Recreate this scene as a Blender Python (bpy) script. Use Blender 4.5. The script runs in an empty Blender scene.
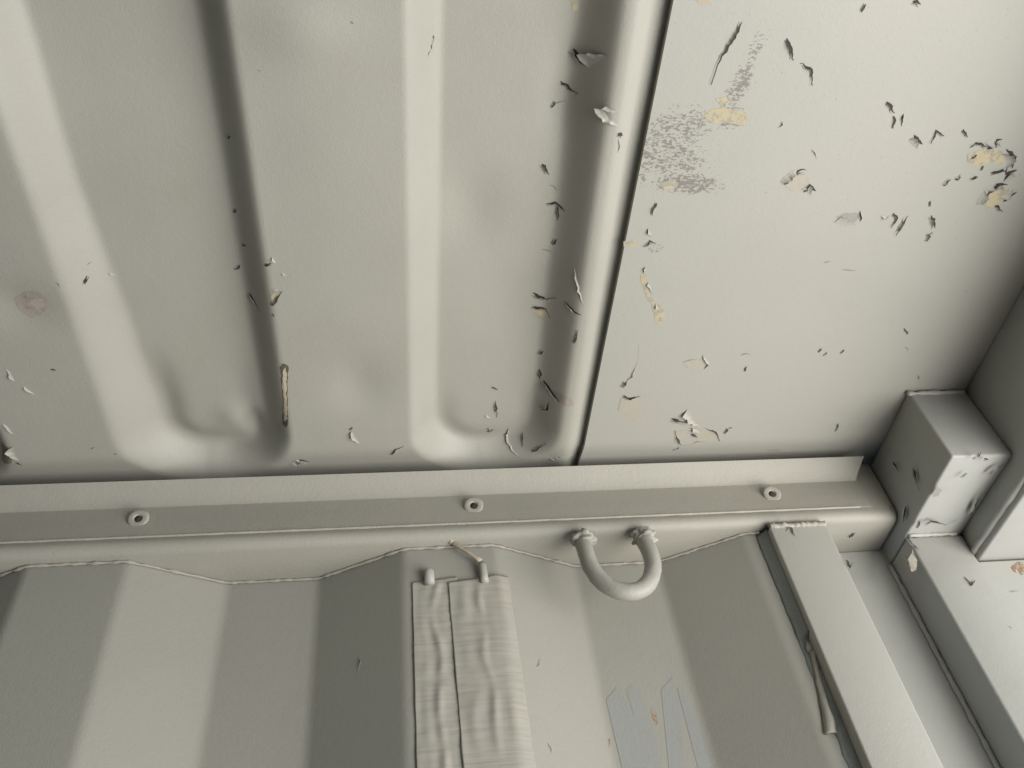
import bpy, bmesh, math, random
from math import sin, cos, pi, exp, radians
from mathutils import Vector, noise

# ---------------------------------------------------------------- camera, world, light, exposure
MM = 0.001
ZTOP = 2.330                      # container frame: millimetres, z = 0 at the underside of the top side rail
def P3(x, y, z): return Vector((x*MM, y*MM, z*MM + ZTOP))

sc = bpy.context.scene
col = sc.collection
cd = bpy.data.cameras.new('camera'); cam = bpy.data.objects.new('camera', cd); col.objects.link(cam)
cam.location = P3(280.28, -544.86, -420.62)
cam.rotation_euler = (radians(138.2221), radians(6.2326), radians(-3.9236))
cd.sensor_width = 36; cd.lens = 855.55*36/1024; cd.clip_start = 0.01
sc.camera = cam

w = bpy.data.worlds.new('sky'); sc.world = w; w.use_nodes = True
wn = w.node_tree; wb = wn.nodes['Background']
wb.inputs['Color'].default_value = (0.55, 0.75, 1.0, 1); wb.inputs['Strength'].default_value = 0.9

def area(name, loc, aim, sx, sy, power, color):
    l = bpy.data.lights.new(name, 'AREA'); l.shape = 'RECTANGLE'; l.size = sx; l.size_y = sy
    l.energy = power; l.color = color
    o = bpy.data.objects.new(name, l); col.objects.link(o); o.location = loc
    o.rotation_euler = (Vector(aim)-Vector(loc)).to_track_quat('-Z', 'Y').to_euler()
    return o
# daylight thrown up into the doorway by the sunlit ground outside
day = area('ground_bounce_daylight', (1.08, -0.55, 1.60), (0.35, -0.2, 2.2), 1.0, 1.0, 20.5, (1.0, 0.945, 0.87))
day.data.spread = radians(160)
sc.view_settings.view_transform = 'Standard'; sc.view_settings.look = 'None'
sc.view_settings.gamma = 1; sc.view_settings.use_curve_mapping = False
sc.view_settings.exposure = 0.0

random.seed(4)
# ---------------------------------------------------------------- materials
def nodes(name):
    m = bpy.data.materials.new(name); m.use_nodes = True
    t = m.node_tree; return m, t, t.nodes['Principled BSDF']
def N(t, typ, **k):
    n = t.nodes.new(typ)
    for a, b in k.items():
        if a.startswith('i_'): n.inputs[a[2:].replace('_', ' ')].default_value = b
        else: setattr(n, a, b)
    return n
ALB = 0.72
def paint(name, base, mottle=0.06, rough=0.5, bump=0.25, dirt=None, dirt_amt=0.0, dscale=18, hard=0):
    """grey container paint: orange-peel grain, faint mottling, optional dirt patches"""
    m, t, b = nodes(name); L = t.links
    base = tuple(c*ALB for c in base); dirt = tuple(c*ALB for c in dirt) if dirt else None
    tc = N(t, 'ShaderNodeTexCoord')
    n1 = N(t, 'ShaderNodeTexNoise', i_Scale=7.0, i_Detail=5.0, i_Roughness=0.6)
    n2 = N(t, 'ShaderNodeTexNoise', i_Scale=260.0, i_Detail=3.0, i_Roughness=0.6)
    n3 = N(t, 'ShaderNodeTexNoise', i_Scale=900.0, i_Detail=2.0)
    for n in (n1, n2, n3): L.new(tc.outputs['Object'], n.inputs['Vector'])
    r = N(t, 'ShaderNodeValToRGB'); e = r.color_ramp.elements
    e[0].position = .3; e[1].position = .7
    e[0].color = tuple(c*(1-mottle) for c in base)+(1,); e[1].color = tuple(min(1, c*(1+mottle)) for c in base)+(1,)
    L.new(n1.outputs['Fac'], r.inputs['Fac'])
    out = r.outputs['Color']
    if dirt:
        n4 = N(t, 'ShaderNodeTexNoise', i_Scale=float(dscale), i_Detail=8.0, i_Roughness=0.7)
        L.new(tc.outputs['Object'], n4.inputs['Vector'])
        r4 = N(t, 'ShaderNodeValToRGB'); r4.color_ramp.elements[0].position = .52; r4.color_ramp.elements[1].position = .72
        if hard: r4.color_ramp.elements[0].position = .5; r4.color_ramp.elements[1].position = .54
        L.new(n4.outputs['Fac'], r4.inputs['Fac'])
        mu = N(t, 'ShaderNodeMath', operation='MULTIPLY'); mu.inputs[1].default_value = dirt_amt
        L.new(r4.outputs['Color'], mu.inputs[0])
        mx = N(t, 'ShaderNodeMixRGB'); mx.inputs[2].default_value = tuple(dirt)+(1,)
        L.new(mu.outputs[0], mx.inputs[0]); L.new(out, mx.inputs[1]); out = mx.outputs[0]
    L.new(out, b.inputs['Base Color'])
    ad = N(t, 'ShaderNodeMath', operation='ADD'); L.new(n2.outputs['Fac'], ad.inputs[0]); L.new(n3.outputs['Fac'], ad.inputs[1])
    bp = N(t, 'ShaderNodeBump'); bp.inputs['Strength'].default_value = bump; bp.inputs['Distance'].default_value = 0.0006
    L.new(ad.outputs[0], bp.inputs['Height']); L.new(bp.outputs['Normal'], b.inputs['Normal'])
    b.inputs['Roughness'].default_value = rough
    b.inputs['Specular IOR Level'].default_value = 0.35
    return m, t, b, out, tc
GREY = (0.455, 0.442, 0.385)
M = {}
M['roof'] = paint('roof_paint', GREY, .04, .48, .22, (0.40, 0.37, 0.30), .25, 9)[0]
M['wall'] = paint('wall_paint', (0.415, 0.405, 0.35), .04, .5, .25, (0.36, 0.34, 0.29), .3, 14)[0]
M['rail'] = paint('rail_paint', (0.44, 0.425, 0.365), .05, .5, .35, (0.52, 0.47, 0.38), .35, 40)[0]
M['post'] = paint('post_paint', (0.545, 0.54, 0.495), .04, .5, .2, (0.40, 0.37, 0.31), .25, 22)[0]
M['bar'] = paint('bar_paint', (0.54, 0.53, 0.475), .03, .45, .2)[0]
M['header'] = paint('header_paint', (0.51, 0.51, 0.475), .05, .5, .2, (0.42, 0.42, 0.40), .3, 22)[0]
M['steel'] = paint('painted_steel', (0.455, 0.445, 0.39), .05, .45, .4)[0]
M['bead'] = paint('bead_paint', (0.465, 0.445, 0.38), .12, .55, .6, (0.42, 0.28, 0.16), .35, 120)[0]
M['flake'] = paint('flake_paint', (0.46, 0.45, 0.395), .04, .5, .2)[0]
M['sealant'] = paint('grey_sealant', (0.30, 0.315, 0.30), .1, .55, .8)[0]
M['rope'] = paint('cream_wire', (0.56, 0.50, 0.38), .2, .7, .6, (0.42, 0.20, 0.07), .8, 160)[0]
def flat(name, base, m2=.1, rough=.7, metal=0.0, sc_=120, other=None, amt=.6, hard=0):
    m, t, b, out, tc = paint(name, base, m2, rough, .3, other, amt if other else 0, sc_, hard)
    b.inputs['Metallic'].default_value = metal; return m
M['cream'] = flat('yellow_primer', (0.56, 0.485, 0.32), .12, .75, 0, 230, (0.40, 0.38, 0.32), .9, 1)
M['cream2'] = flat('cream_strip', (0.60, 0.52, 0.37), .15, .7, 0, 200, (0.35, 0.30, 0.22), .7)
M['pale'] = flat('pale_undercoat', (0.49, 0.455, 0.375), .06, .7, 0, 60, (0.44, 0.42, 0.36), .5)
M['grey2'] = flat('grey_undercoat', (0.36, 0.35, 0.31), .06, .6)
M['orange'] = flat('orange_primer', (0.54, 0.45, 0.33), .15, .7, 0, 60, GREY, .8)
M['pink'] = flat('rusty_pink_patch', (0.43, 0.39, 0.34), .15, .8, 0, 150, (0.27, 0.17, 0.12), .8)
M['rust'] = flat('rust', (0.33, 0.20, 0.10), .3, .85, 0, 220, (0.45, 0.41, 0.34), .95, 1)
M['brown'] = flat('brown_stain', (0.30, 0.25, 0.18), .2, .8)
M['dark'] = flat('dark_adhesive', (0.12, 0.11, 0.09), .3, .8, 0, 300, (0.35, 0.31, 0.24), .6)
M['gap'] = flat('opening_shade', (0.06, 0.055, 0.047), .3, .9)  # near-black colour standing in for shade inside paint cracks and rivet holes
M['galv'] = flat('bare_zinc', (0.385, 0.392, 0.368), .06, .42, .0, 70, (0.415, 0.405, 0.35), 1.0)

# header plate: the same paint plus a grainy area where adhesive tore the coat off
def plate_material():
    m, t, b, out, tc = paint('header_plate_paint', (0.475, 0.465, 0.415), .035, .5, .16, (0.44, 0.42, 0.36), .25, 7)
    L = t.links
    sp = N(t, 'ShaderNodeSeparateXYZ'); L.new(tc.outputs['Object'], sp.inputs[0])
    acc = None
    for (cx, cy, ang, sx, sy, k) in SCUFFS:
        # rotated, scaled distance from the scuff centre
        mp = N(t, 'ShaderNodeMapping', vector_type='TEXTURE'); L.new(tc.outputs['Object'], mp.inputs['Vector'])
        mp.inputs['Location'].default_value = (cx*MM, cy*MM, 58*MM+ZTOP)
        mp.inputs['Rotation'].default_value = (0, 0, radians(ang)); mp.inputs['Scale'].default_value = (sx*MM, sy*MM, 1)
        ln = N(t, 'ShaderNodeVectorMath', operation='LENGTH'); L.new(mp.outputs[0], ln.inputs[0])
        mr = N(t, 'ShaderNodeMapRange'); mr.inputs['From Min'].default_value = 1.15; mr.inputs['From Max'].default_value = .5
        mr.inputs['To Max'].default_value = k; L.new(ln.outputs['Value'], mr.inputs['Value'])
        if acc is None: acc = mr.outputs[0]
        else:
            mm = N(t, 'ShaderNodeMath', operation='MAXIMUM'); L.new(acc, mm.inputs[0]); L.new(mr.outputs[0], mm.inputs[1]); acc = mm.outputs[0]
    mp = N(t, 'ShaderNodeMapping'); mp.inputs['Scale'].default_value = (1.0, 1.8, 1); L.new(tc.outputs['Object'], mp.inputs['Vector'])
    nz = N(t, 'ShaderNodeTexNoise', i_Scale=420.0, i_Detail=4.0, i_Roughness=0.65); L.new(mp.outputs[0], nz.inputs['Vector'])
    s = N(t, 'ShaderNodeMath', operation='MULTIPLY_ADD'); L.new(acc, s.inputs[0]); s.inputs[1].default_value = .22; L.new(nz.outputs['Fac'], s.inputs[2])
    rr = N(t, 'ShaderNodeMapRange'); rr.inputs['From Min'].default_value = .675; rr.inputs['From Max'].default_value = .73
    L.new(s.outputs[0], rr.inputs['Value'])
    mx = N(t, 'ShaderNodeMixRGB'); mx.inputs[2].default_value = (0.19, 0.18, 0.155, 1)
    L.new(rr.outputs[0], mx.inputs[0]); L.new(out, mx.inputs[1]); L.new(mx.outputs[0], b.inputs['Base Color'])
    return m
SCUFFS = [(450.0, -323.0, -15.1, 26.9, 17, 0.85), (450.0, -304.0, 9.5, 30.4, 15, 0.85), (465.0, -287.0, 2.1, 27.0, 9, 1.1), (480.0, -332.0, -4.4, 13.0, 9, 1.15), (482.0, -351.0, -73.3, 20.9, 8, 0.95), (487.0, -375.0, -74.7, 11.4, 6, 0.8), (433.0, -301.0, 84.6, 21.1, 4, 0.9), (451.0, -238.0, 0.0, 11.0, 5, 0.6)]
M['plate'] = plate_material()

def tape_material():
    m, t, b, out, tc = paint('grey_tape', (0.46, 0.44, 0.38), .05, .42, .3, (0.44, 0.405, 0.345), .4, 30)
    L = t.links
    mp = N(t, 'ShaderNodeMapping'); mp.inputs['Scale'].default_value = (14, 14, 330); L.new(tc.outputs['Object'], mp.inputs['Vector'])
    nz = N(t, 'ShaderNodeTexNoise', i_Scale=1.0, i_Detail=3.0); L.new(mp.outputs[0], nz.inputs['Vector'])
    bp = N(t, 'ShaderNodeBump'); bp.inputs['Strength'].default_value = .55; bp.inputs['Distance'].default_value = .0009
    L.new(nz.outputs['Fac'], bp.inputs['Height']); L.new(bp.outputs['Normal'], b.inputs['Normal'])
    return m
M['tape'] = tape_material()

def plywood():
    m, t, b = nodes('plywood_floor'); L = t.links
    tc = N(t, 'ShaderNodeTexCoord'); mp = N(t, 'ShaderNodeMapping'); mp.inputs['Scale'].default_value = (1, 9, 1)
    L.new(tc.outputs['Object'], mp.inputs['Vector'])
    nz = N(t, 'ShaderNodeTexNoise', i_Scale=3.0, i_Detail=8.0); L.new(mp.outputs[0], nz.inputs['Vector'])
    r = N(t, 'ShaderNodeValToRGB'); r.color_ramp.elements[0].color = (.07, .045, .03, 1); r.color_ramp.elements[1].color = (.17, .12, .08, 1)
    L.new(nz.outputs['Fac'], r.inputs['Fac']); L.new(r.outputs[0], b.inputs['Base Color']); b.inputs['Roughness'].default_value = .7
    return m
M['floor'] = plywood()

# ---------------------------------------------------------------- mesh helpers
def link(name, verts, faces, mat, parent=None, smooth=None):
    me = bpy.data.meshes.new(name); me.from_pydata([tuple(v) for v in verts], [], faces)
    me.materials.append(mat); me.update()
    if smooth is not None:
        for p in me.polygons: p.use_smooth = True
        if smooth < 180: me.set_sharp_from_angle(angle=radians(smooth))
    o = bpy.data.objects.new(name, me); col.objects.link(o)
    if parent is not None: o.parent = parent
    return o
def fix(o):
    bm = bmesh.new(); bm.from_mesh(o.data); bmesh.ops.recalc_face_normals(bm, faces=bm.faces); bm.to_mesh(o.data); bm.free(); return o
def tag(o, label, cat, group=None):
    o['label'] = label; o['category'] = cat
    if group: o['group'] = group
    return o
def struct(o): o['kind'] = 'structure'; return o
def bevelbox(name, x0, x1, y0, y1, z0, z1, mat, parent=None, bev=2.0, seg=3):
    bm = bmesh.new(); bmesh.ops.create_cube(bm, size=1)
    for v in bm.verts:
        v.co = P3(x1 if v.co.x > 0 else x0, y1 if v.co.y > 0 else y0, z1 if v.co.z > 0 else z0)
    bmesh.ops.bevel(bm, geom=bm.edges[:], offset=bev*MM, segments=seg, profile=.5, affect='EDGES')
    me = bpy.data.meshes.new(name); bm.to_mesh(me); bm.free(); me.materials.append(mat)
    for p in me.polygons: p.use_smooth = True
    me.set_sharp_from_angle(angle=radians(40))
    o = bpy.data.objects.new(name, me); col.objects.link(o)
    if parent is not None: o.parent = parent
    return o
def extrude(name, prof, x0, x1, mat, parent=None, closed=True, nx=1, smooth=35, xf=None):
    """profile in (y,z) swept along x; xf(i) may give each profile point its own end x"""
    n = len(prof); V = []; F = []
    for k in range(nx+1):
        for i, (y, z) in enumerate(prof):
            xe = xf(i) if xf else x1
            V.append(P3(x0+(xe-x0)*k/nx, y, z))
    for k in range(nx):
        for i in range(n if closed else n-1):
            j = (i+1) % n; F.append((k*n+i, k*n+j, (k+1)*n+j, (k+1)*n+i))
    if closed: F.append(tuple(range(n))); F.append(tuple(nx*n+i for i in range(n)))
    return fix(link(name, V, F, mat, parent, smooth))
def tube(name, pts, r, mat, parent=None, seg=14, jit=0.0, cap=True, smooth=180):
    """tube through mm points, radius number or list; jit roughens it"""
    pts = [Vector(p) for p in pts]; n = len(pts); V = []; F = []
    rr = r if isinstance(r, (list, tuple)) else [r]*n
    up = None
    for i, p in enumerate(pts):
        t = (pts[min(i+1, n-1)]-pts[max(i-1, 0)]).normalized()
        if up is None: up = t.orthogonal().normalized()
        up = (up - t*up.dot(t)).normalized(); s = t.cross(up)
        for k in range(seg):
            a = 2*pi*k/seg; q = p+(up*cos(a)+s*sin(a))*rr[i]
            if jit: q += (q-p).normalized()*jit*noise.noise(q*.35)*2
            V.append(P3(*q))
    for i in range(n-1):
        for k in range(seg):
            F.append((i*seg+k, i*seg+(k+1) % seg, (i+1)*seg+(k+1) % seg, (i+1)*seg+k))
    if cap: F.append(tuple(range(seg))); F.append(tuple((n-1)*seg+k for k in range(seg)))
    return fix(link(name, V, F, mat, parent, smooth))
def blob(name, c, rad, mat, parent=None, amp=.25, fr=.35, sub=3, squash=(1, 1, 1)):
    bm = bmesh.new(); bmesh.ops.create_icosphere(bm, subdivisions=sub, radius=1)
    for v in bm.verts:
        d = v.co.copy(); k = rad*(1+amp*noise.noise(d*fr*rad+Vector(c)))
        v.co = P3(c[0]+d.x*k*squash[0], c[1]+d.y*k*squash[1], c[2]+d.z*k*squash[2])
    me = bpy.data.meshes.new(name); bm.to_mesh(me); bm.free(); me.materials.append(mat)
    for p in me.polygons: p.use_smooth = True
    o = bpy.data.objects.new(name, me); col.objects.link(o)
    if parent is not None: o.parent = parent
    return o
def sm(t): t = max(0, min(1, t)); return t*t*(3-2*t)
def frange(*spans):
    out = []
    for a, b, st in spans:
        n = max(1, round((b-a)/st)); out += [a+(b-a)*i/n for i in range(n)]
    out.append(spans[-1][1]); return out

# ---------------------------------------------------------------- surfaces of the container
ZC = 62.0
DENTS = [(163, -62, 7, 13, 6), (150, -70, 12, 14, -3), (31, -192, 22, 18, 3), (228, -378, 26, 20, -3.5), (326, -255, 22, 30, 3.5), (248, -115, 20, 26, 3), (362, -175, 30, 40, 2), (384, -335, 12, 35, 4), (200, -300, 30, 60, 1.5), (60, -330, 25, 60, -2)]
def ceil_z(x, y):
    """underside of the die-stamped roof sheet: raised pads that stop short of the side rail, plus its dents"""
    k = round((349.5-x)/209.0)
    xc = 345.5-209*k
    hw = 61.0; wl = wr = 23.0; ye = -8.0; rad = 58.0
    if k == 1:
        xc = 127.5; hw = 67.0; rad = 62; wl = 25+9*sm((y+300)/160)
    # rounded rectangle distance (negative inside)
    cx = abs(x-xc)-(hw-rad); cy = (y-(ye-rad))
    d = math.hypot(max(cx, 0), max(cy, 0))+min(max(cx, cy), 0)-rad
    wd = wl+(wr-wl)*sm(.5+.5*(x-xc)/30)
    wd += max(0, 30-wd)*sm(cy/rad)
    base = ZC+7*sm((y+52)/36)
    z = base+(ZC+21-base)*sm(-d/wd)
    if k == 1:      # the pad is pressed deeper along the foot of its bent left end
        z += 5.0*exp(-((-d-wd-4)/13)**2)*sm((y+150)/70)*sm((178-x)/40)
    if k == 0:
        z += 3.0*exp(-((-d-wd-3)/10)**2)*sm((y+110)/60)
    # rolled lip along the header seam
    z += -3.0*exp(-((x-411)/11)**2)+4.5*sm((x-413)/13)
    for cx_, cy_, sx, sy, a in DENTS:
        z += a*exp(-((x-cx_)/sx)**2-((y-cy_)/sy)**2)
    z += 1.1*noise.noise(Vector((x*.012, y*.012, 3)))
    return z
def wall_y(x, z=0):
    """inner face of the corrugated side sheet (pitch 278, depth 33)"""
    t = x % 278.0; B = 3.0
    def trap(t):
        if t < 72: return 0.0
        if t < 140: return (t-72)/68
        if t < 210: return 1.0
        return 1-(t-210)/68
    s = sum(trap((t+o) % 278.0) for o in (-B, -B/2, 0, B/2, B))/5
    return 32.8*s
def seam_x(y): return 423.5-(y+23)*.0165

# roof sheet --------------------------------------------------------
xs = frange((-5200, -900, 20), (-900, -60, 6), (-60, 424, 2.4))+[427.0, 432.0, 440.0]; ys = frange((-2350, -900, 25), (-900, -430, 6), (-430, 16, 2.4))
V = []; F = []
nx_, ny_ = len(xs), len(ys)
for y in ys:
    sx_ = seam_x(y)
    for x in xs:
        xx = x if x < 300 else (300+(x-300)*(sx_-300)/124.0 if x < 425 else sx_+x-424)
        V.append(P3(xx, y, ceil_z(xx, y) if x < 425 else max(66.5, ceil_z(sx_, y))))
for j in range(ny_-1):
    for i in range(nx_-1):
        a = j*nx_+i; F.append((a, a+nx_, a+nx_+1, a+1))
ceiling = struct(link('ceiling', V, F, M['roof'], None, 180))
so = ceiling.modifiers.new('t', 'SOLIDIFY'); so.thickness = 0.002; so.offset = -1

# side wall ---------------------------------------------------------
wx = frange((-5200, -900, 10), (-900, -60, 4), (-60, 612, 1.5))
wz = [3.0, -2, -10, -40, -120, -230, -400, -900, -1600, -2330]
V = [P3(x, wall_y(x), z) for z in wz for x in wx]
n = len(wx); F = [(j*n+i, (j+1)*n+i, (j+1)*n+i+1, j*n+i+1) for j in range(len(wz)-1) for i in range(n-1)]
wall = struct(link('wall_left', V, F, M['wall'], None, 180))
so = wall.modifiers.new('t', 'SOLIDIFY'); so.thickness = 0.002; so.offset = -1

# the rest of the box, needed for bounced light and side views
def corr(name, axis):
    n_ = 0
xs2 = frange((-5200, 700, 17))
V = [P3(x, -2350-wall_y(x), z) for z in (62, -2330) for x in xs2]; n = len(xs2)
struct(link('wall_right', V, [(i, i+n, i+n+1, i+1) for i in range(n-1)], M['wall'], None, 30))
ys2 = frange((-2380, 40, 17))
V = [P3(-5200-wall_y(y), y, z) for z in (90, -2330) for y in ys2]; n = len(ys2)
struct(link('wall_back', V, [(i, i+1, i+n+1, i+n) for i in range(n-1)], M['wall'], None, 30))
struct(bevelbox('floor', -5200, 860, -2390, 60, -2360, -2330, M['floor'], None, 1, 1))

# ---------------------------------------------------------------- header plate of the roof
def plate_z(y): return 59.5+7*sm((y+52)/36)
yy_ = frange((-2350, -100, 75), (-100, 18, 3)); prof = [(y, plate_z(y)) for y in yy_]+[(y, plate_z(y)+4) for y in yy_[::-1]]
pt = extrude('roof_plate', prof, 431, 752, M['plate'])
for v in pt.data.vertices:
    if v.co.x*1000 < 500: v.co.x += (seam_x(v.co.y*1000)+3-431)*MM
tag(pt, 'flat light grey roof plate right of the dark seam, chipped and scuffed', 'roof plate')

# ---------------------------------------------------------------- top side rail and its riveted strip
arc = lambda cy, cz, r, a0, a1, n: [(cy+r*cos(radians(a0+(a1-a0)*i/n)), cz+r*sin(radians(a0+(a1-a0)*i/n))) for i in range(n+1)]
prof = arc(-6, 8, 8, 180, 270, 6)+arc(38, 8, 8, 270, 360, 4)+arc(38, 57, 8, 0, 90, 4)+arc(-6, 57, 8, 90, 180, 4)
rail = extrude('top_rail', prof, -5190, 687.5, M['rail'])
tag(rail, 'painted square steel rail running along the top of the corrugated wall', 'rail')
pts = []; x = -700.0
while x < 570:
    pts.append((x, wall_y(x)-1.5, -1.0)); x += 3
tube('weld_bead', pts, [1.1+0.7*noise.noise(Vector((p[0]*.13, 0, 5))) for p in pts], M['bead'], rail, 8, .5)

front = [(-23.5, 4.5), (-20.5, 22), (-17.5, 35.5), (-17.2, 38), (-18.5, 41), (-24, 47), (-30.5, 54)]
back = [(y+2.6, z+1.0) for y, z in reversed(front)]
prof = front+back; ends = [662, 663, 665, 665.5, 666.5, 670, 675]; ends = ends+ends[::-1]
strip = extrude('cover_strip', prof, -5190, 650, M['rail'], None, True, 1, 30, lambda i: ends[i])
tag(strip, 'long creased grey steel strip riveted along the wall top just under the roof', 'metal strip')
# thin paint build-up on the lower edge
pts = [(x, -23.4+.3*noise.noise(Vector((x*.05, 1, 0))), 4.3) for x in range(-700, 656, 4)]
tube('edge_bead', pts, [1.0+.35*noise.noise(Vector((p[0]*.09, 2, 0))) for p in pts], M['bead'], strip, 6)
for x in (-431, -176, 79, 334, 583):
    y0, z0 = -20.6, 23.5
    nrm = Vector((0, -.985, -.17)); u = Vector((1, 0, 0)); v = nrm.cross(u)
    rings = [(7.8, 0), (7.8, 1.2), (7.2, 1.8), (5.6, 2.0), (3.6, 1.8), (2.9, .7), (0.9, .3)]
    V = []; S = 24
    for r, h in rings:
        for k in range(S):
            a = 2*pi*k/S; rr = r*(1+.05*noise.noise(Vector((cos(a), sin(a), x)))*2)
            V.append(P3(*(Vector((x, y0, z0))+nrm*h+(u*cos(a)+v*sin(a))*rr)))
    F = [(i*S+k, i*S+(k+1) % S, (i+1)*S+(k+1) % S, (i+1)*S+k) for i in range(len(rings)-1) for k in range(S)]
    F.append(tuple((len(rings)-1)*S+k for k in range(S)))
    rv = fix(link('rivet', V, F, M['rail'], strip, 50))
    hl = tube('rivet_hole', [tuple(Vector((x, y0, z0))+nrm*.2), tuple(Vector((x, y0, z0))+nrm*1.0)], 2.7, M['gap'], rv, 12)

# ---------------------------------------------------------------- lashing ring
path = [(414.5, -8, 2), (414.5, -12, -6), (414.5, -15, -14)]
for i in range(0, 25):
    a = radians(180+180*i/24); path.append((443+28.5*cos(a), -17+5*sin(a), -24+35*sin(a)))
path += [(471.5, -15, -14), (471, -12, -6), (471, -8, 2)]
path = [((x-414.5)*.87+417.5, y-1, z-7) for x, y, z in path]
ring = tube('lashing_ring', path, 6.5, M['steel'], None, 18, .35)
tag(ring, 'painted steel lashing ring, a U-shaped bar welded under the top rail', 'lashing ring')
for x in (418, 467.5):
    blob('weld_bead', (x+.5, -12.5, -8.5), 9.6, M['steel'], ring, .55, .22, 4, (.92, .8, .72))

# ---------------------------------------------------------------- tape strips over the wall, two pins and a wire
def tape(name, x0, x1, ztl, ztr, zb, off, seed, label, x0b=None, x1b=None):
    V = []; nu, nv = 50, 190
    for j in range(nv+1):
        for i in range(nu+1):
            u = i/nu; f = j/nv
            xa = x0+((x0b or x0)-x0)*f; xb = x1+((x1b or x1)-x1)*f
            x = xa+(xb-xa)*u+.6*noise.noise(Vector((0, j*.09, seed)))*(1 if i in (0, nu) else 0)
            zt = ztl+(ztr-ztl)*u+1.0*noise.noise(Vector((u*6, seed, 0)))
            z = zt+(zb-zt)*f
            # wrinkles and two long folds
            edge = min(1, 6*min(u, 1-u))*min(1, f*40)
            h = off+.3*noise.noise(Vector((x*.05, z*.35, seed)))+.6*noise.noise(Vector((x*.11, z*.035, seed+4)))
            for (fx, amp, wd) in ((.5, 1.3, 3.0), (.25, 0.7, 4.0)):
                xc = xa+(xb-xa)*fx+4*noise.noise(Vector((z*.03, seed, fx)))
                h += edge*amp*exp(-((x-xc)/wd)**2)*(.6+.8*noise.noise(Vector((z*.08, fx, seed))))
            V.append(P3(x, wall_y(x)-max(.3, h), z))
    n = nu+1; F = [(j*n+i, j*n+i+1, (j+1)*n+i+1, (j+1)*n+i) for j in range(nv) for i in range(nu)]
    o = link(name, V, F, M['tape'], None, 180)
    s = o.modifiers.new('t', 'SOLIDIFY'); s.thickness = .0004; s.offset = -1
    return tag(o, label, 'tape', 'grey tape strips on the wall')
tape('tape_strip', 284, 318, -32.5, -29, -330, .9, 1, 'left one of two wrinkled grey tape strips stuck vertically on the corrugated wall', 283.5, 320)
tape('tape_strip', 311, 357.5, -34.5, -29, -330, 1.9, 7, 'right, wider one of two wrinkled grey tape strips on the wall, overlapping the other', 315.5, 362)

def capsule(name, a, b, r, mat, label=None, cat=None):
    a, b = Vector(a), Vector(b); pts = []; rr = []
    d = (b-a); L_ = d.length; d.normalize()
    for i in range(6):
        th = i/5*pi/2; pts.append(a+d*(r-r*cos(th))); rr.append(max(.25, r*sin(th)))
    pts.append(b); rr.append(r)
    return tube(name, [tuple(q) for q in pts], rr, mat, None, 14, .25)
pin = capsule('steel_pin', (296.5, -4.2, -22.5), (297, -3.6, -36), 4.0, M['steel'])
tag(pin, 'short rounded painted pin sticking out above the left tape strip', 'pin')
pin2 = tube('hooked_wire', [(338.5, -3, -37), (338.2, -4.0, -32), (337.8, -4.5, -23), (337.4, -4.5, -20)], [3.2, 3.2, 3.0, 2.2], M['steel'], None, 12, .3)
tag(pin2, 'bent cream wire rising from a thin pin above the right tape strip', 'wire')
wpts = [(337, -5, -19)]+[(337-22*t, -5-1.5*sin(t*pi), -19+20*t**1.05) for t in (.15, .3, .45, .6, .75, .9, 1)]
tube('wire_end', wpts, [1.9, 2.0, 1.5, 1.7, 1.5, 1.8, 1.6, 1.7], M['rope'], pin2, 10, .5)
blob('wire_tip', (315, -6, 1.5), 2.6, M['rope'], pin2, .5, .6, 2)

# ---------------------------------------------------------------- flat bar with its sealant, corner post
bar = bevelbox('flat_bar', 573, 622, -14, 1, -2325, -4.5, M['bar'], None, 1.6, 3)
tag(bar, 'vertical flat steel bar at the right end of the corrugated wall', 'flat bar')
pts = [(574+(x/46)*47, -13.2, -4+.6*noise.noise(Vector((x*.3, 0, 0)))) for x in range(0, 47, 1)]
tube('weld_bead', pts, [2.6+1.0*noise.noise(Vector((p[0]*.25, 3, 0))) for p in pts], M['bead'], bar, 9, .5)
V = []; zz = frange((-420, -3, 2.5)); 
sec = 7
for z in zz:
    wv = 1+.5*noise.noise(Vector((z*.04, 9, 0))); w2 = 2.6*noise.noise(Vector((z*.018, 4, 0)))
    gap = 0 if z > -96 else (1 if z < -100 else 0)
    for k in range(sec):
        a = k/(sec-1)
        yy = -9.5*a*(.9 if not gap else .35)+.3
        V.append(P3(565.8-(w2*.7+.8*noise.noise(Vector((z*.11, 2, 2))))*(1-a)+7.4*a**.8, yy-.8*noise.noise(Vector((z*.12, a*3, 2)))*sin(pi*a), z))
F = [(j*sec+i, j*sec+i+1, (j+1)*sec+i+1, (j+1)*sec+i) for j in range(len(zz)-1) for i in range(sec-1)]
sl = fix(link('sealant_bead', V, F, M['sealant'], bar, 180)); so = sl.modifiers.new('t', 'SOLIDIFY'); so.thickness = .001; so.offset = 0
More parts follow.
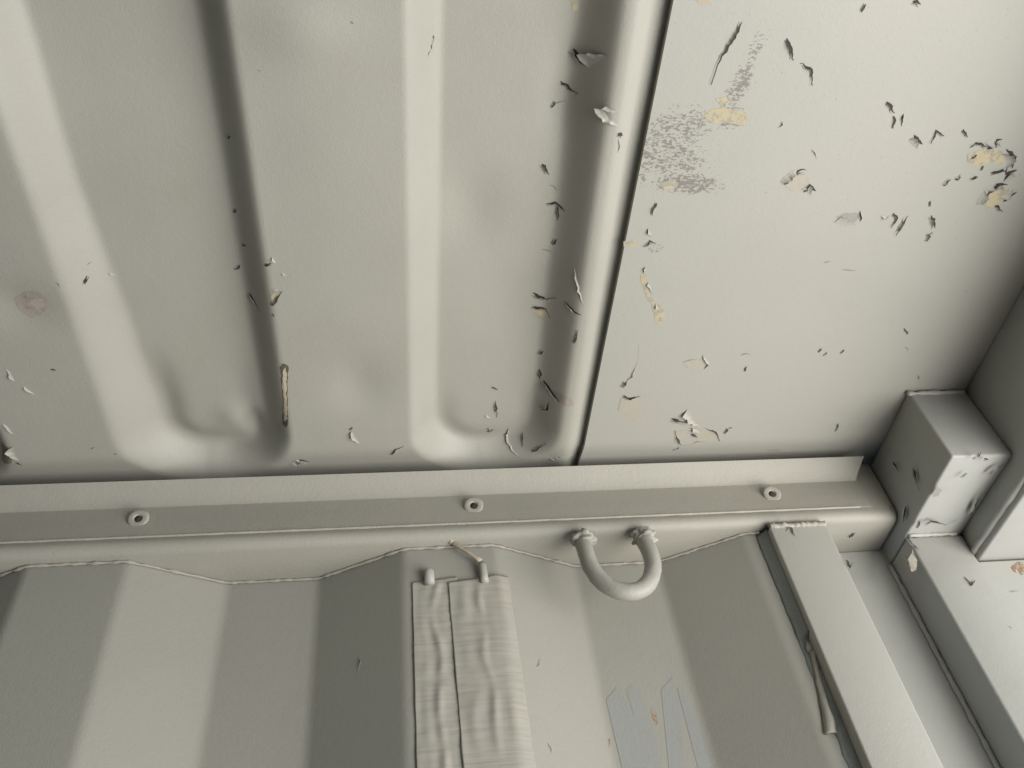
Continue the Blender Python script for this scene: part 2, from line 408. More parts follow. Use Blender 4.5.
# peeled strip of sealant hanging off the left side of the bar
V = []; zz = frange((-172, -108, 1.5))
for i, z in enumerate(zz):
    f = i/(len(zz)-1)
    wl = 3.5+5.0*(1-f)**2.5+1.2*noise.noise(Vector((z*.12, 0, 8)))+2.5*max(0, f-.85)/.15
    xl_ = 562.5+8*f**1.2-4.5*(1-f)**3+.5*noise.noise(Vector((z*.15, 5, 0)))
    for k in range(5):
        a = k/4; V.append(P3(xl_+wl*a, -1.0-(2.2+1.0*sin(f*9))*sin(pi*a*.9), z))
F = [(j*5+i, j*5+i+1, (j+1)*5+i+1, (j+1)*5+i) for j in range(len(zz)-1) for i in range(4)]
pl = fix(link('peeled_sealant', V, F, M['bead'], bar, 180)); so = pl.modifiers.new('t', 'SOLIDIFY'); so.thickness = .0012; so.offset = 0
blob('torn_sealant', (571.5, -2.5, -108), 3.6, M['bead'], bar, .7, .6, 3, (.8, .6, 1.1))

def prism_y(name, prof, y0, y1, mat, bev):
    """(x,z) outline extruded in y with softened edges"""
    bm = bmesh.new(); vs = [bm.verts.new(P3(x, y0, z)) for x, z in prof]
    f = bm.faces.new(vs); ex = bmesh.ops.extrude_face_region(bm, geom=[f])
    for v in ex['geom']:
        if isinstance(v, bmesh.types.BMVert): v.co.y = y1*MM
    bmesh.ops.recalc_face_normals(bm, faces=bm.faces)
    bmesh.ops.bevel(bm, geom=bm.edges[:], offset=bev*MM, segments=3, profile=.5, affect='EDGES')
    me = bpy.data.meshes.new(name); bm.to_mesh(me); bm.free(); me.materials.append(mat)
    for p in me.polygons: p.use_smooth = True
    me.set_sharp_from_angle(angle=radians(40))
    o = bpy.data.objects.new(name, me); col.objects.link(o); return o
post = prism_y('corner_post', [(691, -2328), (852, -2328), (852, -42.5), (740.5, -42.5), (740.5, -15), (691, -15)], -6, 70, M['post'], 2.2)
tag(post, 'boxy vertical corner post at the lower right, dark left side and bright front', 'corner post')
bevelbox('post_web', 606, 692, 31, 36, -2328, 0, M['post'], post, 1, 1)
pts = [(688.5, 29.5, z) for z in range(-420, -16, 6)]
tube('weld_bead', pts, [2.0+.8*noise.noise(Vector((0, p[2]*.1, 1))) for p in pts], M['post'], post, 8, .4)

# ---------------------------------------------------------------- door header and corner gusset
hdr = bevelbox('door_header', 741, 852, -2345, 70, -41, 60, M['header'], None, 2, 3)
tag(hdr, 'shaded steel door header beam running off the right edge below the roof', 'beam')
pts = [(740.5, y, -33.5) for y in range(-700, -4, 5)]
tube('weld_bead', pts, [2.6+.8*noise.noise(Vector((0, p[1]*.06, 1))) for p in pts], M['post'], hdr, 8, .4)
gus = bevelbox('corner_gusset', 690, 740.6, -101, 60, -14.5, 59.5, M['header'], None, 2.0, 3)
tag(gus, 'block-shaped steel corner gusset between rail and header, with a dark cracked left face', 'corner gusset')
pts = [(x, -7.5, -15) for x in range(692, 736, 2)]
tube('weld_bead', pts, [1.8+.8*noise.noise(Vector((p[0]*.12, 0, 1))) for p in pts], M['header'], gus, 8, .6)
pts = [(x, -101, 56.5) for x in range(688, 740, 2)]
tube('sealant_bead', pts, [2.0+1.0*noise.noise(Vector((p[0]*.12, 7, 1))) for p in pts], M['post'], gus, 8, .6)
struct(bevelbox('trim_1', 690, 852, -2400, -2344, -2328, -20, M['post'], None, 3, 2))   # post on the far side of the doorway
struct(bevelbox('trim_2', 760, 880, -2345, -6, -2345, -2322, M['post'], None, 3, 2))    # door sill

# ---------------------------------------------------------------- peeling paint
LIPS = [
 ('H',3,2,[(474.1,-388.2,57.5),(471.5,-379.8,57.5),(466.0,-365.4,57.5),(464.3,-351.7,57.5)]),
 ('H',3,2.5,[(503.3,-379.6,57.5),(507.7,-372.9,57.5),(511.2,-367.2,57.5)]),
 ('H',2.5,2,[(516.1,-365.5,57.5),(524.1,-361.6,57.5),(527.6,-352.6,57.5)]),
 ('H',3,2,[(543.2,-395.9,57.5),(544.7,-400.3,57.5)]),
 ('H',4,2,[(572.3,-402.4,57.5),(577.4,-400.3,57.5)]),
 ('H',3,2,[(579.0,-343.7,57.5),(586.5,-336.2,57.5)]),
 ('H',2,1.5,[(587.0,-334.9,57.5),(589.6,-326.4,57.5)]),
 ('H',2,-2,[(593.1,-336.3,57.5),(594.4,-327.8,57.5)]),
 ('H',6,3,[(605.1,-321.3,57.5),(613.1,-315.3,57.5)]),
 ('H',2.5,1.5,[(619.3,-316.7,57.5),(619.3,-324.9,57.5),(626.2,-321.6,57.5)]),
 ('H',2.5,2,[(637.1,-326.5,57.5),(642.3,-321.2,57.5)]),
 ('H',3,2,[(647.1,-315.1,57.5),(650.3,-317.2,57.5),(660.0,-314.6,57.5)]),
 ('H',5,2,[(651.3,-307.4,57.5),(654.2,-310.3,57.5)]),
 ('H',8,4,[(659.3,-314.6,57.5),(662.8,-317.4,57.5),(667.8,-318.9,57.5)]),
 ('H',6,4,[(672.9,-312.7,57.5),(681.3,-307.1,57.5),(683.4,-300.0,57.5)]),
 ('H',4,2,[(670.8,-296.2,57.5),(680.2,-297.8,57.5),(679.1,-301.4,57.5)]),
 ('H',9,4,[(681.6,-294.8,57.5),(689.2,-297.1,57.5)]),
 ('H',4,2,[(640.4,-287.1,57.5),(643.2,-292.3,57.5)]),
 ('H',4,2,[(646.8,-292.3,57.5),(650.1,-294.5,57.5)]),
 ('H',3,2,[(657.8,-291.7,57.5),(662.9,-293.2,57.5)]),
 ('H',2.5,2,[(662.7,-298.3,57.5),(662.4,-301.9,57.5)]),
 ('H',7,4,[(674.5,-273.0,57.5),(674.5,-279.1,57.5),(675.3,-283.7,57.5)]),
 ('H',7,4,[(676.0,-282.2,57.5),(679.7,-286.7,57.5),(687.0,-286.7,57.5)]),
 ('H',6,3,[(689.2,-276.2,57.5),(692.2,-279.2,57.5),(695.1,-283.8,57.5)]),
 ('H',3,2,[(685.2,-272.3,57.5),(693.0,-266.9,57.5)]),
 ('H',6,3,[(528.3,-287.5,57.5),(532.1,-293.3,57.5),(536.2,-295.5,57.5),(541.1,-296.9,57.5)]),
 ('H',6,3,[(543.8,-281.9,57.5),(546.8,-285.5,57.5),(552.0,-281.9,57.5)]),
 ('H',2,-2.5,[(588.1,-267.2,57.5),(591.9,-262.6,57.5),(590.8,-259.5,57.5)]),
 ('H',8,1.2,[(573.9,-262.5,57.5),(583.3,-260.2,57.5),(590.5,-260.2,57.5)]),
 ('H',4,-2,[(604.9,-262.6,57.5),(611.4,-262.6,57.5)]),
 ('H',3,2,[(613.1,-265.8,57.5),(616.8,-261.9,57.5),(615.9,-254.8,57.5)]),
 ('H',4.5,3,[(621.3,-248.4,57.5),(622.6,-256.4,57.5),(623.9,-264.2,57.5)]),
 ('H',4.5,2.5,[(641.4,-264.3,57.5),(644.5,-258.8,57.5),(648.0,-254.1,57.5)]),
 ('H',4,2,[(646.4,-243.6,57.5),(645.5,-249.3,57.5),(648.9,-250.1,57.5)]),
 ('H',3,-2,[(505.2,-143.0,57.5),(512.8,-133.9,57.5),(510.0,-128.9,57.5)]),
 ('H',1.5,1,[(493.1,-137.3,57.5),(498.2,-139.2,57.5),(504.5,-139.1,57.5)]),
 ('H',2,1,[(536.0,-143.3,57.5),(541.3,-144.2,57.5),(545.9,-142.1,57.5)]),
 ('H',2,1.5,[(543.6,-126.0,57.5),(543.9,-131.1,57.5)]),
 ('H',2.5,1.5,[(598.5,-143.9,57.5),(599.7,-147.9,57.5)]),
 ('H',2,1.5,[(603.6,-140.8,57.5),(605.9,-143.8,57.5)]),
 ('H',2.5,1.5,[(617.0,-142.5,57.5),(618.9,-146.5,57.5)]),
 ('H',5,3,[(494.1,-76.1,57.5),(502.4,-72.5,57.5),(508.6,-71.1,57.5)]),
 ('H',7,-4,[(503.2,-84.7,57.5),(510.9,-72.1,57.5),(518.6,-63.9,57.5)]),
 ('H',4,-3,[(514.1,-65.2,57.5),(522.4,-57.9,57.5)]),
 ('H',3,2,[(514.7,-58.2,57.5),(521.5,-54.4,57.5)]),
 ('H',2.5,2,[(500.0,-63.4,57.5),(502.8,-54.1,57.5),(509.6,-45.5,57.5)]),
 ('H',2,1.5,[(526.1,-64.7,57.5),(535.8,-59.7,57.5),(541.8,-48.9,57.5)]),
 ('H',3,2,[(543.0,-58.2,57.5),(545.0,-64.0,57.5),(549.1,-65.0,57.5)]),
 ('H',1.6,1,[(509.9,-44.3,57.5),(524.3,-49.6,57.5),(537.7,-47.9,57.5)]),
 ('H',2.5,2,[(641.8,-56.6,57.5),(641.3,-66.1,57.5)]),
 ('H',1.5,1,[(586.9,-31.2,57.5),(600.8,-33.0,57.5),(615.6,-28.6,57.5)]),
 ('H',2.5,2,[(504.4,-37.4,57.5),(508.6,-42.0,57.5)]),
 ('H',2.5,2,[(446.0,-273.1,57.5),(444.1,-268.7,57.5),(444.4,-263.5,57.5)]),
 ('H',3,-2,[(443.5,-253.7,57.5),(446.8,-246.8,57.5)]),
 ('H',3,2,[(443.9,-239.7,57.5),(446.6,-243.7,57.5),(451.2,-241.3,57.5)]),
 ('H',3,-2,[(446.7,-223.6,57.5),(446.3,-217.9,57.5)]),
 ('H',2.5,-1.5,[(451.2,-210.3,57.5),(455.9,-200.0,57.5)]),
 ('H',3,-2,[(459.7,-191.3,57.5),(463.8,-185.0,57.5)]),
 ('H',1.6,1.2,[(455.0,-154.7,57.5),(457.2,-137.2,57.5),(453.4,-122.3,57.5),(448.6,-113.2,57.5)]),
 ('H',5,3,[(448.0,-112.2,57.5),(450.2,-118.3,57.5)]),
 ('H',3,2,[(449.5,-102.7,57.5),(456.4,-99.3,57.5),(463.8,-103.3,57.5)]),
 ('H',2,1.5,[(660.6,-166.3,57.5),(665.4,-160.4,57.5)]),
 ('H',2,1.2,[(668.5,-148.4,57.5),(673.5,-144.3,57.5)]),
 ('H',2,1.5,[(635.5,-275.1,57.5),(637.8,-271.3,57.5)]),
 ('H',1.6,1.2,[(540.4,-312.2,57.5),(546.6,-305.4,57.5)]),
 ('H',1.8,1.2,[(516.0,-329.7,57.5),(514.1,-325.1,57.5)]),
 ('H',2,1.4,[(690.5,-119.0,57.5),(695.8,-112.5,57.5)]),
 ('H',1.5,1,[(591.9,-220.4,57.5),(605.1,-219.5,57.5)]),
 ('H',1.5,1,[(576.5,-226.4,57.5),(581.4,-227.2,57.5)]),
 ('C',2,1.5,[(301.4,-368.3,62.0),(300.3,-361.0,62.0)]),
 ('C',2,1,[(298.1,-357.5,62.0),(300.3,-361.0,62.0)]),
 ('C',1.5,1,[(301.2,-392.3,62.0),(302.3,-390.8,62.0)]),
 ('P',6,4,[(383.7,-360.6,78.0),(387.9,-356.0,78.0),(390.9,-356.1,78.0)]),
 ('P',14,-5,[(390.4,-355.5,78.0),(392.8,-360.3,78.0),(397.8,-368.0,78.0)]),
 ('P',3,2,[(379.3,-340.6,78.0),(385.3,-336.4,78.0),(390.5,-334.7,78.0)]),
 ('P',3,2,[(374.8,-324.8,78.0),(376.9,-328.7,78.0)]),
 ('P',2,1,[(377.7,-326.8,78.0),(385.4,-330.1,78.0)]),
 ('P',10,-6,[(406.9,-338.2,78.0),(402.4,-334.3,78.0),(404.5,-328.0,78.0),(408.5,-322.2,78.0)]),
 ('P',4,2,[(412.7,-319.7,78.0),(416.2,-317.8,78.0)]),
 ('P',1.5,1,[(414.4,-317.1,78.0),(415.9,-307.1,78.0)]),
 ('P',4,2.5,[(372.0,-287.1,78.0),(374.3,-283.6,78.0),(377.4,-279.4,78.0)]),
 ('P',2,1,[(379.3,-273.6,78.0),(386.6,-267.0,78.0)]),
 ('P',3,2,[(378.2,-257.3,78.0),(384.1,-258.8,78.0),(390.6,-255.0,78.0)]),
 ('P',2,2,[(386.3,-257.3,78.0),(386.8,-246.6,78.0)]),
 ('P',4,2.5,[(385.3,-226.7,78.0),(387.5,-232.4,78.0)]),
 ('P',2,1.2,[(378.7,-222.7,78.0),(388.8,-220.2,78.0)]),
 ('P',5,3,[(374.9,-184.4,78.0),(380.5,-179.8,78.0),(385.6,-179.8,78.0),(391.6,-186.0,78.0)]),
 ('P',4,3,[(375.3,-170.8,78.0),(382.0,-170.7,78.0),(385.8,-169.8,78.0),(389.4,-164.2,78.0)]),
 ('P',3,2,[(396.7,-186.8,78.0),(402.3,-183.2,78.0),(407.6,-182.2,78.0)]),
 ('P',2.5,-1.5,[(399.0,-218.5,78.0),(403.5,-204.2,78.0),(407.3,-191.1,78.0)]),
 ('P',2,1.5,[(405.4,-156.4,78.0),(406.2,-168.6,78.0)]),
 ('P',5,3,[(384.4,-127.7,78.0),(387.1,-132.6,78.0)]),
 ('P',3,2,[(386.5,-113.4,78.0),(387.4,-103.0,78.0)]),
 ('P',6,3,[(389.7,-104.0,78.0),(395.9,-98.5,78.0),(401.1,-94.1,78.0)]),
 ('P',5,3,[(390.2,-72.6,78.0),(394.5,-79.1,78.0),(394.5,-87.9,78.0)]),
 ('P',3,-2.5,[(366.6,-46.1,78.0),(365.6,-35.6,78.0),(370.3,-28.2,78.0),(377.4,-24.2,78.0)]),
 ('P',3,2.5,[(353.1,-79.4,78.0),(355.7,-61.5,78.0)]),
 ('P',3,-2,[(345.7,-64.1,78.0),(350.0,-59.4,78.0)]),
 ('P',2.5,1.5,[(348.9,-49.2,78.0),(350.0,-43.3,78.0),(354.0,-46.6,78.0)]),
 ('P',2,1.5,[(349.8,-94.6,78.0),(354.8,-91.2,78.0)]),
 ('P',3,2,[(385.2,-33.5,78.0),(391.4,-40.4,78.0),(395.9,-47.3,78.0)]),
 ('P',3,2,[(400.4,-26.8,78.0),(409.2,-32.5,78.0)]),
 ('P',2,1.5,[(377.5,-33.9,78.0),(378.5,-43.3,78.0)]),
 ('C',5,-3,[(238.6,-70.4,62.0),(240.5,-62.7,62.0),(244.0,-54.7,62.0)]),
 ('C',4,-2.5,[(269.5,-41.0,62.0),(274.4,-48.8,62.0),(279.3,-53.2,62.0)]),
 ('C',2,1.5,[(237.9,-71.6,62.0),(240.4,-74.7,62.0)]),
 ('P',3,2,[(167.8,-206.4,78.0),(171.7,-210.4,78.0)]),
 ('C',3,2,[(192.5,-222.6,62.0),(197.1,-224.2,62.0)]),
 ('C',2.5,-2,[(197.1,-229.6,62.0),(199.1,-224.9,62.0)]),
 ('C',2,-1.5,[(202.1,-217.9,62.0),(205.0,-214.7,62.0)]),
 ('C',3,2.5,[(192.7,-191.1,62.0),(196.6,-196.9,62.0),(200.6,-203.4,62.0)]),
 ('C',3,-2,[(194.7,-203.5,62.0),(200.6,-203.4,62.0)]),
 ('P',3.5,2,[(175.3,-188.1,78.0),(178.7,-183.0,78.0),(182.1,-177.8,78.0)]),
 ('C',2,1.5,[(192.6,-184.4,62.0),(193.6,-181.8,62.0)]),
 ('P',2.5,1.5,[(175.9,-227.0,78.0),(179.4,-229.3,78.0)]),
 ('P',2.5,1.5,[(173.6,-251.1,78.0),(176.0,-254.7,78.0)]),
 ('P',2.5,1.5,[(178.7,-303.3,78.0),(180.4,-307.2,78.0)]),
 ('P',4,2.5,[(73.8,-204.6,78.0),(76.8,-209.3,78.0)]),
 ('P',2,-1,[(86.7,-206.1,78.0),(91.4,-201.2,78.0)]),
 ('P',1.5,1,[(77.3,-216.4,78.0),(80.2,-217.9,78.0)]),
 ('P',1.5,1,[(61.4,-212.5,78.0),(62.7,-207.8,78.0)]),
 ('P',2,1.5,[(37.3,-138.2,78.0),(40.1,-136.3,78.0)]),
 ('C',4,-2,[(7.7,-140.5,62.0),(9.4,-133.1,62.0),(9.7,-127.6,62.0)]),
 ('C',3,-2,[(14.2,-122.7,62.0),(17.4,-117.9,62.0),(19.7,-114.0,62.0)]),
 ('C',3,-2,[(-9.8,-87.4,62.0),(-6.9,-83.2,62.0),(-5.4,-77.0,62.0)]),
 ('C',6,-4,[(-11.8,-64.6,62.0),(-12.6,-55.0,62.0),(-12.1,-49.5,62.0)]),
 ('C',2.5,1.5,[(-12.7,-47.4,62.0),(-9.8,-42.8,62.0)]),
 ('C',3,-2,[(44.8,-58.9,62.0),(47.4,-61.0,62.0)]),
 ('C',2,1.3,[(59.7,-51.7,62.0),(62.4,-53.8,62.0)]),
 ('C',6,3,[(191.5,-30.7,62.0),(197.5,-36.2,62.0),(203.4,-32.5,62.0)]),
 ('C',1.5,0.8,[(204.2,-353.4,62.0),(206.2,-351.8,62.0)]),
 ('G',4,3,[(688.0,-60.5,12.7),(688.0,-55.4,3.2),(688.0,-52.6,-6.0)]),
 ('G',4,3,[(688.0,-28.5,-1.1),(688.0,-20.6,-4.0),(688.0,-14.3,-7.3)]),
 ('G',2.5,2,[(688.0,-42.8,35.0),(688.0,-43.4,24.1)]),
 ('G',2,1,[(688.0,-44.1,41.9),(688.0,-49.7,44.6)]),
 ('G',1.5,1,[(688.0,-9.0,-29.9),(688.0,-4.4,-35.4)]),
 ('U',3,2,[(704.1,-101.4,-18.0),(707.5,-104.5,-18.0),(707.1,-108.9,-18.0)]),
 ('U',4,3,[(713.3,-101.0,-18.0),(718.0,-99.7,-18.0)]),
 ('U',3,2.5,[(724.6,-83.8,-18.0),(728.2,-90.3,-18.0),(732.2,-95.7,-18.0)]),
 ('U',2,1.5,[(703.2,-81.5,-18.0),(707.1,-85.8,-18.0)]),
 ('U',3,2,[(698.1,-24.2,-18.0),(700.4,-29.1,-18.0),(708.7,-26.0,-18.0),(716.1,-23.0,-18.0),(723.5,-30.1,-18.0)]),
 ('U',4,2,[(732.0,-34.6,-18.0),(730.4,-49.5,-18.0),(729.7,-60.3,-18.0),(731.8,-64.9,-18.0)]),
 ('U',2,1,[(731.8,-64.9,-18.0),(737.7,-70.4,-18.0),(750.6,-57.9,-18.0)]),
 ('U',3,2,[(692.5,-20.7,-18.0),(690.6,-29.7,-18.0),(692.2,-32.1,-18.0)]),
 ('F',3,2,[(689.6,-6.0,-16.4),(691.3,-6.0,-23.7),(694.0,-6.0,-28.9)]),
 ('F',2,1.5,[(680.2,-6.0,-34.2),(678.5,-6.0,-43.0)]),
 ('F',3,1.5,[(719.4,-6.0,-57.0),(720.4,-6.0,-64.7),(726.2,-6.0,-60.3)]),
 ('F',2,1,[(749.8,-6.0,-73.0),(758.6,-6.0,-72.6)]),
 ('F',2,1,[(730.9,-6.0,-102.4),(733.1,-6.0,-104.3)]),
 ('S',3,2,[(634.6,-14.0,-19.7),(642.2,-14.0,-14.0)]),
 ('S',2.5,2,[(623.9,-14.0,-40.9),(623.2,-14.0,-48.5),(628.0,-14.0,-43.1)]),
 ('S',2,1,[(424.2,-14.0,-6.1),(429.9,-14.0,-1.4)]),
 ('S',2,1.4,[(589.7,-14.0,-2.8),(585.9,-14.0,-10.9)]),
 ('S',3,2,[(589.4,-14.0,-5.9),(590.3,-14.0,-15.2)]),
 ('W',2,1,[(371.0,0.0,-102.7),(375.7,0.0,-95.1)]),
 ('W',2,1.4,[(371.8,0.0,-157.8),(372.8,0.0,-164.6)]),
 ('W',2,1.4,[(246.2,0.0,-82.4),(244.6,0.0,-100.2)]),
]
PATCHES = [
 ('H','cream',[(464.8,-333.2,57.5),(468.5,-336.4,57.5),(474.5,-337.2,57.5),(481.6,-336.7,57.5),(490.2,-335.0,57.5),(493.3,-330.5,57.5),(491.1,-326.6,57.5),(485.1,-327.8,57.5),(479.0,-329.0,57.5),(474.3,-327.6,57.5),(467.5,-329.4,57.5)]),
 ('H','cream',[(469.4,-343.3,57.5),(475.2,-344.6,57.5),(480.5,-341.0,57.5),(474.1,-339.0,57.5)]),
 ('H','cream',[(446.0,-287.5,57.5),(451.6,-288.9,57.5),(458.5,-287.6,57.5),(456.7,-283.3,57.5),(448.9,-282.5,57.5)]),
 ('H','cream',[(428.7,-243.7,57.5),(435.6,-243.7,57.5),(440.1,-241.3,57.5),(435.0,-239.0,57.5),(429.4,-239.7,57.5)]),
 ('H','cream',[(647.9,-308.8,57.5),(652.5,-311.0,57.5),(660.7,-314.6,57.5),(671.5,-312.7,57.5),(677.1,-307.1,57.5),(674.9,-302.8,57.5),(666.7,-304.8,57.5),(662.7,-301.2,57.5),(656.4,-302.5,57.5),(650.8,-303.9,57.5)]),
 ('H','cream',[(675.2,-277.6,57.5),(676.8,-283.7,57.5),(682.6,-286.7,57.5),(690.7,-285.3,57.5),(690.7,-279.2,57.5),(686.6,-272.3,57.5),(680.3,-269.9,57.5)]),
 ('H','cream',[(445.1,-216.2,57.5),(448.4,-217.9,57.5),(451.3,-209.5,57.5),(455.3,-199.2,57.5),(459.4,-193.0,57.5),(465.9,-189.4,57.5),(470.1,-183.1,57.5),(467.7,-172.2,57.5),(463.1,-176.9,57.5),(459.6,-187.7,57.5),(452.6,-198.3,57.5),(448.2,-207.0,57.5)]),
 ('H','pale',[(492.5,-136.4,57.5),(496.6,-139.2,57.5),(503.7,-139.1,57.5),(509.7,-136.9,57.5),(510.3,-130.9,57.5),(503.6,-129.1,57.5),(496.7,-131.3,57.5)]),
 ('H','pale',[(449.6,-101.6,57.5),(456.6,-98.2,57.5),(464.6,-103.3,57.5),(465.4,-93.6,57.5),(474.3,-80.2,57.5),(469.9,-77.0,57.5),(463.7,-75.0,57.5),(455.8,-83.1,57.5),(448.6,-87.7,57.5)]),
 ('H','pale',[(500.5,-61.1,57.5),(512.3,-65.2,57.5),(526.1,-64.7,57.5),(537.2,-57.3,57.5),(540.9,-48.9,57.5),(524.5,-48.4,57.5),(511.4,-45.4,57.5),(502.8,-49.4,57.5)]),
 ('H','pale',[(528.5,-286.8,57.5),(532.3,-292.6,57.5),(540.7,-296.2,57.5),(546.3,-291.3,57.5),(544.5,-284.1,57.5),(537.8,-281.1,57.5)]),
 ('H','grey2',[(573.2,-262.5,57.5),(577.9,-265.6,57.5),(586.9,-266.4,57.5),(590.4,-262.6,57.5),(587.9,-259.5,57.5),(579.7,-260.2,57.5)]),
 ('H','orange',[(443.0,-399.6,57.5),(452.1,-399.9,57.5),(454.4,-397.3,57.5),(447.7,-396.6,57.5)]),
 ('P','cream',[(379.8,-389.3,78.0),(382.5,-391.1,78.0),(384.7,-386.8,78.0),(383.5,-382.9,78.0),(381.0,-383.9,78.0)]),
 ('P','cream',[(376.0,-171.7,78.0),(385.8,-170.7,78.0),(388.8,-162.3,78.0),(382.2,-160.6,78.0),(377.2,-166.2,78.0)]),
 ('P','pink',[(397.9,-102.7,78.0),(403.3,-104.7,78.0),(410.1,-101.3,78.0),(413.2,-94.8,78.0),(406.1,-92.9,78.0),(400.9,-96.3,78.0)]),
 ('C','cream',[(192.2,-198.6,62.0),(198.0,-203.5,62.0),(199.8,-201.8,62.0),(193.6,-193.6,62.0)]),
 ('C','dark',[(193.0,-135.9,62.0),(195.3,-140.6,62.0),(198.8,-137.7,62.0),(197.6,-129.1,62.0),(194.7,-104.6,62.0),(192.6,-79.8,62.0),(190.5,-74.5,62.0),(188.0,-75.7,62.0),(191.5,-104.7,62.0),(192.9,-128.3,62.0)]),
 ('C','cream2',[(194.5,-134.9,62.0),(196.6,-136.8,62.0),(197.0,-132.0,62.0),(194.1,-104.6,62.0),(192.1,-82.9,62.0),(189.6,-79.9,62.0),(191.9,-104.7,62.0),(193.6,-126.3,62.0)]),
 ('C','pink',[(31.2,-197.9,62.0),(38.8,-203.3,62.0),(46.3,-204.0,62.0),(50.9,-198.4,62.0),(49.5,-191.2,62.0),(43.4,-184.7,62.0),(36.3,-181.5,62.0),(32.7,-186.5,62.0),(30.0,-189.8,62.0)]),
 ('C','pale',[(39.1,-193.8,62.0),(43.3,-197.7,62.0),(48.8,-197.7,62.0),(49.1,-192.0,62.0),(43.3,-188.8,62.0)]),
 ('C','rust',[(256.6,-381.5,62.0),(257.6,-381.5,62.0),(257.8,-379.9,62.0),(256.5,-379.9,62.0)]),
 ('C','brown',[(-18.0,-64.9,62.0),(-12.8,-63.6,62.0),(-12.9,-53.9,62.0),(-15.2,-46.4,62.0),(-21.8,-43.4,62.0),(-23.9,-45.7,62.0)]),
 ('U','grey2',[(687.9,-65.0,-18.0),(689.6,-70.7,-18.0),(694.6,-67.0,-18.0),(694.2,-59.9,-18.0),(690.4,-59.0,-18.0)]),
 ('F','rust',[(762.9,-6.0,-50.8),(770.8,-6.0,-46.4),(778.2,-6.0,-45.8),(785.6,-6.0,-48.2),(778.1,-6.0,-57.6),(769.1,-6.0,-58.0),(764.0,-6.0,-54.8)]),
 ('F','pale',[(680.8,-6.0,-38.2),(688.0,-6.0,-30.6),(689.2,-6.0,-38.7),(682.9,-6.0,-48.1),(677.8,-6.0,-49.7)]),
 ('V','galv',[(421.9,32.8,-119.0),(431.1,32.8,-110.2),(440.9,32.8,-134.1),(444.1,32.8,-170.4),(423.4,32.8,-168.8)]),
 ('V','galv',[(438.2,32.8,-112.3),(444.4,32.8,-107.9),(449.3,32.8,-120.2),(452.4,32.8,-147.6),(450.4,32.8,-170.9),(442.8,32.8,-170.3)]),
 ('V','galv',[(464.3,32.8,-114.2),(475.2,32.8,-104.4),(476.0,32.8,-119.0),(466.4,32.8,-172.1),(455.9,32.8,-171.3)]),
 ('V','galv',[(476.7,32.8,-113.4),(481.1,32.8,-116.9),(485.9,32.8,-143.5),(488.1,32.8,-173.8),(476.2,32.8,-172.9)]),
 ('V','rust',[(452.9,32.8,-130.5),(454.8,32.8,-128.3),(456.3,32.8,-131.5),(456.2,32.8,-138.3),(454.9,32.8,-140.4),(452.9,32.8,-136.5)]),
 ('V','rust',[(417.2,32.8,-148.6),(419.1,32.8,-148.0),(418.3,32.8,-153.7),(416.8,32.8,-154.3)]),
]

NORM = {'H': (0, 0, -1), 'U': (0, 0, -1), 'G': (-1, 0, 0), 'F': (0, -1, 0), 'W': (0, -1, 0), 'V': (0, -1, 0), 'S': (0, -1, 0)}
OWNER = {'H': pt, 'C': ceiling, 'P': ceiling, 'U': gus, 'G': gus, 'F': post, 'W': wall, 'V': wall, 'S': rail}
def snap(s, p):
    x, y, z = p
    if s in 'CP': z = ceil_z(x, y)
    elif s in 'WV': y = wall_y(x)
    elif s == 'H': z = plate_z(y)
    return Vector((x, y, z))
def normal(s, p):
    if s in 'CP':
        e = 1.5; gx = (ceil_z(p[0]+e, p[1])-ceil_z(p[0]-e, p[1]))/(2*e); gy = (ceil_z(p[0], p[1]+e)-ceil_z(p[0], p[1]-e))/(2*e)
        return Vector((gx, gy, -1)).normalized()
    if s in 'WV':
        g = (wall_y(p[0]+1)-wall_y(p[0]-1))/2; return Vector((g, -1, 0)).normalized()
    return Vector(NORM[s])
TOLIGHT = Vector((.75, -.4, -.5))
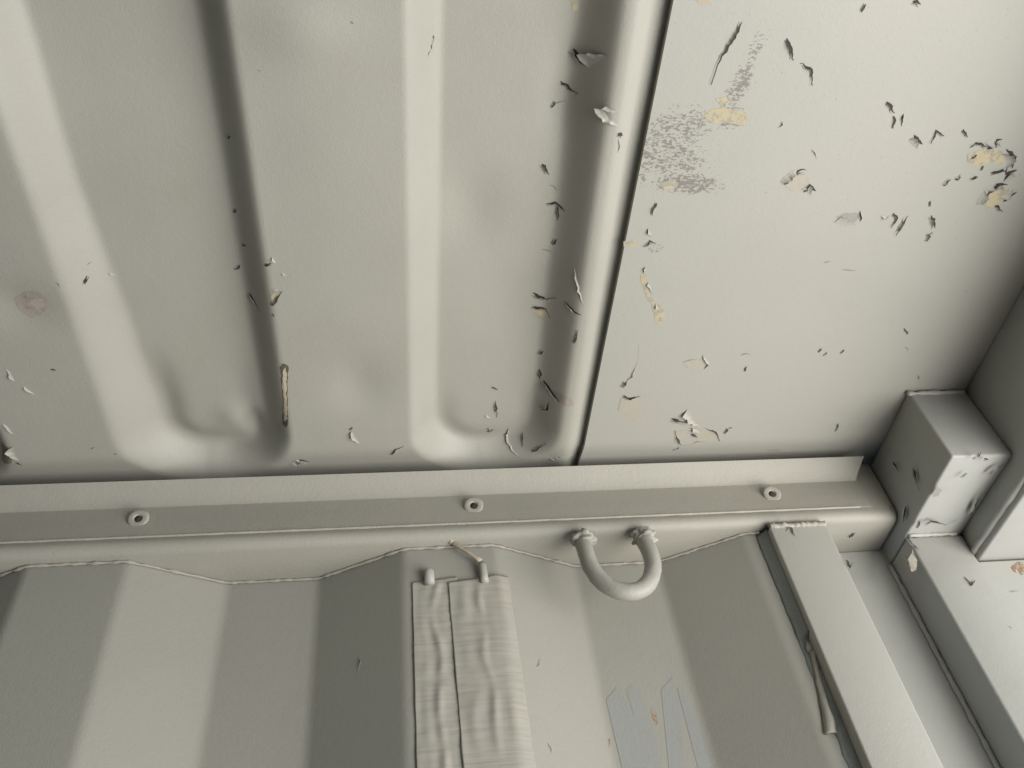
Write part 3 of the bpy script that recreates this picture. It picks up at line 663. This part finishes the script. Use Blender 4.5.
def paint_flake(idx, s, width, lift, pts):
    P = [Vector(p) for p in pts]
    # resample with a ragged line
    Q = []
    for a, b in zip(P, P[1:]):
        k = max(2, int((b-a).length/1.6))
        for i in range(k): Q.append(a.lerp(b, i/k))
    Q.append(P[-1]); n = len(Q); V = []; C_ = 4
    sgn = 1 if lift > 0 else -1; lift = abs(lift)
    w0 = width; width *= .6 if width < 6 else 1.0; lift *= .75
    pk = .25+.5*abs(noise.noise(Vector((idx*7.7, 3, 1)))*1.6) % .5; ex = 1.0 if w0 > 5 or sgn < 0 else (1.9 if sum((b-a).length for a, b in zip(P, P[1:])) < 16 else 4.5)
    def tap(f): return max(.03, sin(pi*f**(math.log(.5)/math.log(pk))))**ex
    for i, q in enumerate(Q):
        f = i/(n-1); q = snap(s, q); nm = normal(s, q)
        t = (Q[min(i+1, n-1)]-Q[max(i-1, 0)]).normalized()
        sd = nm.cross(t).normalized()
        if sd.dot(TOLIGHT)*sgn < 0: sd = -sd
        tp = tap(f)
        j1 = noise.noise(Vector((idx*3.1, i*.55, 0)))
        j2 = noise.noise(Vector((idx*1.7, i*.8, 5)))
        wv = width*tp*(1+.5*j2); q = q+sd*j1*1.1-sd*width*.5
        for c in range(C_):
            a = c/(C_-1)
            V.append(P3(*(q+sd*wv*a*(1-.25*a)+nm*(.12+lift*tp*a**1.5*(1+.4*j1)))))
    top = len(V)
    for i in range(top):
        V.append(V[i]-Vector((normal(s, Q[i//C_])))*.00022)
    F = []
    for i in range(n-1):
        for c in range(C_-1):
            a = i*C_+c; F.append((a, a+1, a+C_+1, a+C_)); F.append((top+a, top+a+C_, top+a+C_+1, top+a+1))
        a = i*C_+C_-1; F.append((a, top+a, top+a+C_, a+C_))
    nf = len(F)
    if sgn > 0 and abs(lift) > 1.1:      # dark strip: painted shade and dirt in the split where the paint opened
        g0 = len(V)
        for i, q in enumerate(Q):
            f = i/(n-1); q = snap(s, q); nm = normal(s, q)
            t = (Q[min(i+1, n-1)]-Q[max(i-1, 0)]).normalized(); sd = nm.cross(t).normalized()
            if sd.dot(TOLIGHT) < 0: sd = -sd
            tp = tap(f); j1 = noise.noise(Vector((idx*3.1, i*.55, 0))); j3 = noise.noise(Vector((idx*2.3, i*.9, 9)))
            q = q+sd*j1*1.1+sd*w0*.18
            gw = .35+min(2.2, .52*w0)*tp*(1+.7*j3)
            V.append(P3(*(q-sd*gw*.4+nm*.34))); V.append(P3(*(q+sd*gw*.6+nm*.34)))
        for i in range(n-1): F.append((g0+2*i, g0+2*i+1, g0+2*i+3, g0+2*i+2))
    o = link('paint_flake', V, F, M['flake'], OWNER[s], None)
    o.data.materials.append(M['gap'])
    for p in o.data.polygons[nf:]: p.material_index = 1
    return o
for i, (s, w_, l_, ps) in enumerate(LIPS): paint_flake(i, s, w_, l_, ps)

def bare_patch(s, mat, pts, k):
    pts = [Vector(p) for p in pts]
    # ragged outline
    R_ = []
    for a, b in zip(pts, pts[1:]+pts[:1]):
        m_ = max(1, int((b-a).length/(2.2 if mat != 'galv' else 12)))
        for i in range(m_):
            q = a.lerp(b, i/m_)
            if mat != 'galv': q += Vector((noise.noise(q*.5), noise.noise(q*.5+Vector((9, 0, 0))), 0 if s in 'HCPU' else noise.noise(q*.5+Vector((0, 9, 0)))))*1.0
            R_.append(q)
    bm = bmesh.new()
    f = bm.faces.new([bm.verts.new(q) for q in R_])
    bmesh.ops.triangulate(bm, faces=[f])
    for _ in range({'C': 2, 'P': 2, 'V': 4}.get(s, 0)):
        bmesh.ops.subdivide_edges(bm, edges=bm.edges[:], cuts=1, use_grid_fill=True)
    for v in bm.verts:
        q = snap(s, v.co); nm = normal(s, q); v.co = P3(*(q+nm*(.14+.03*k)))
    me = bpy.data.meshes.new('bare_patch'); bm.to_mesh(me); bm.free(); me.materials.append(M[mat])
    o = bpy.data.objects.new('bare_patch', me); col.objects.link(o); o.parent = OWNER[s]
    return o
NAMEOF = {'rust': 'rust_spot', 'pink': 'rust_stain', 'brown': 'rust_stain', 'galv': 'bare_metal_patch', 'dark': 'adhesive_strip', 'cream2': 'adhesive_strip', 'grey2': 'undercoat_patch', 'pale': 'undercoat_patch'}
for i, (s, m_, ps) in enumerate(PATCHES):
    o = bare_patch(s, m_, ps, 4 if m_ == 'cream2' else i % 3); o.name = NAMEOF.get(m_, 'primer_patch')
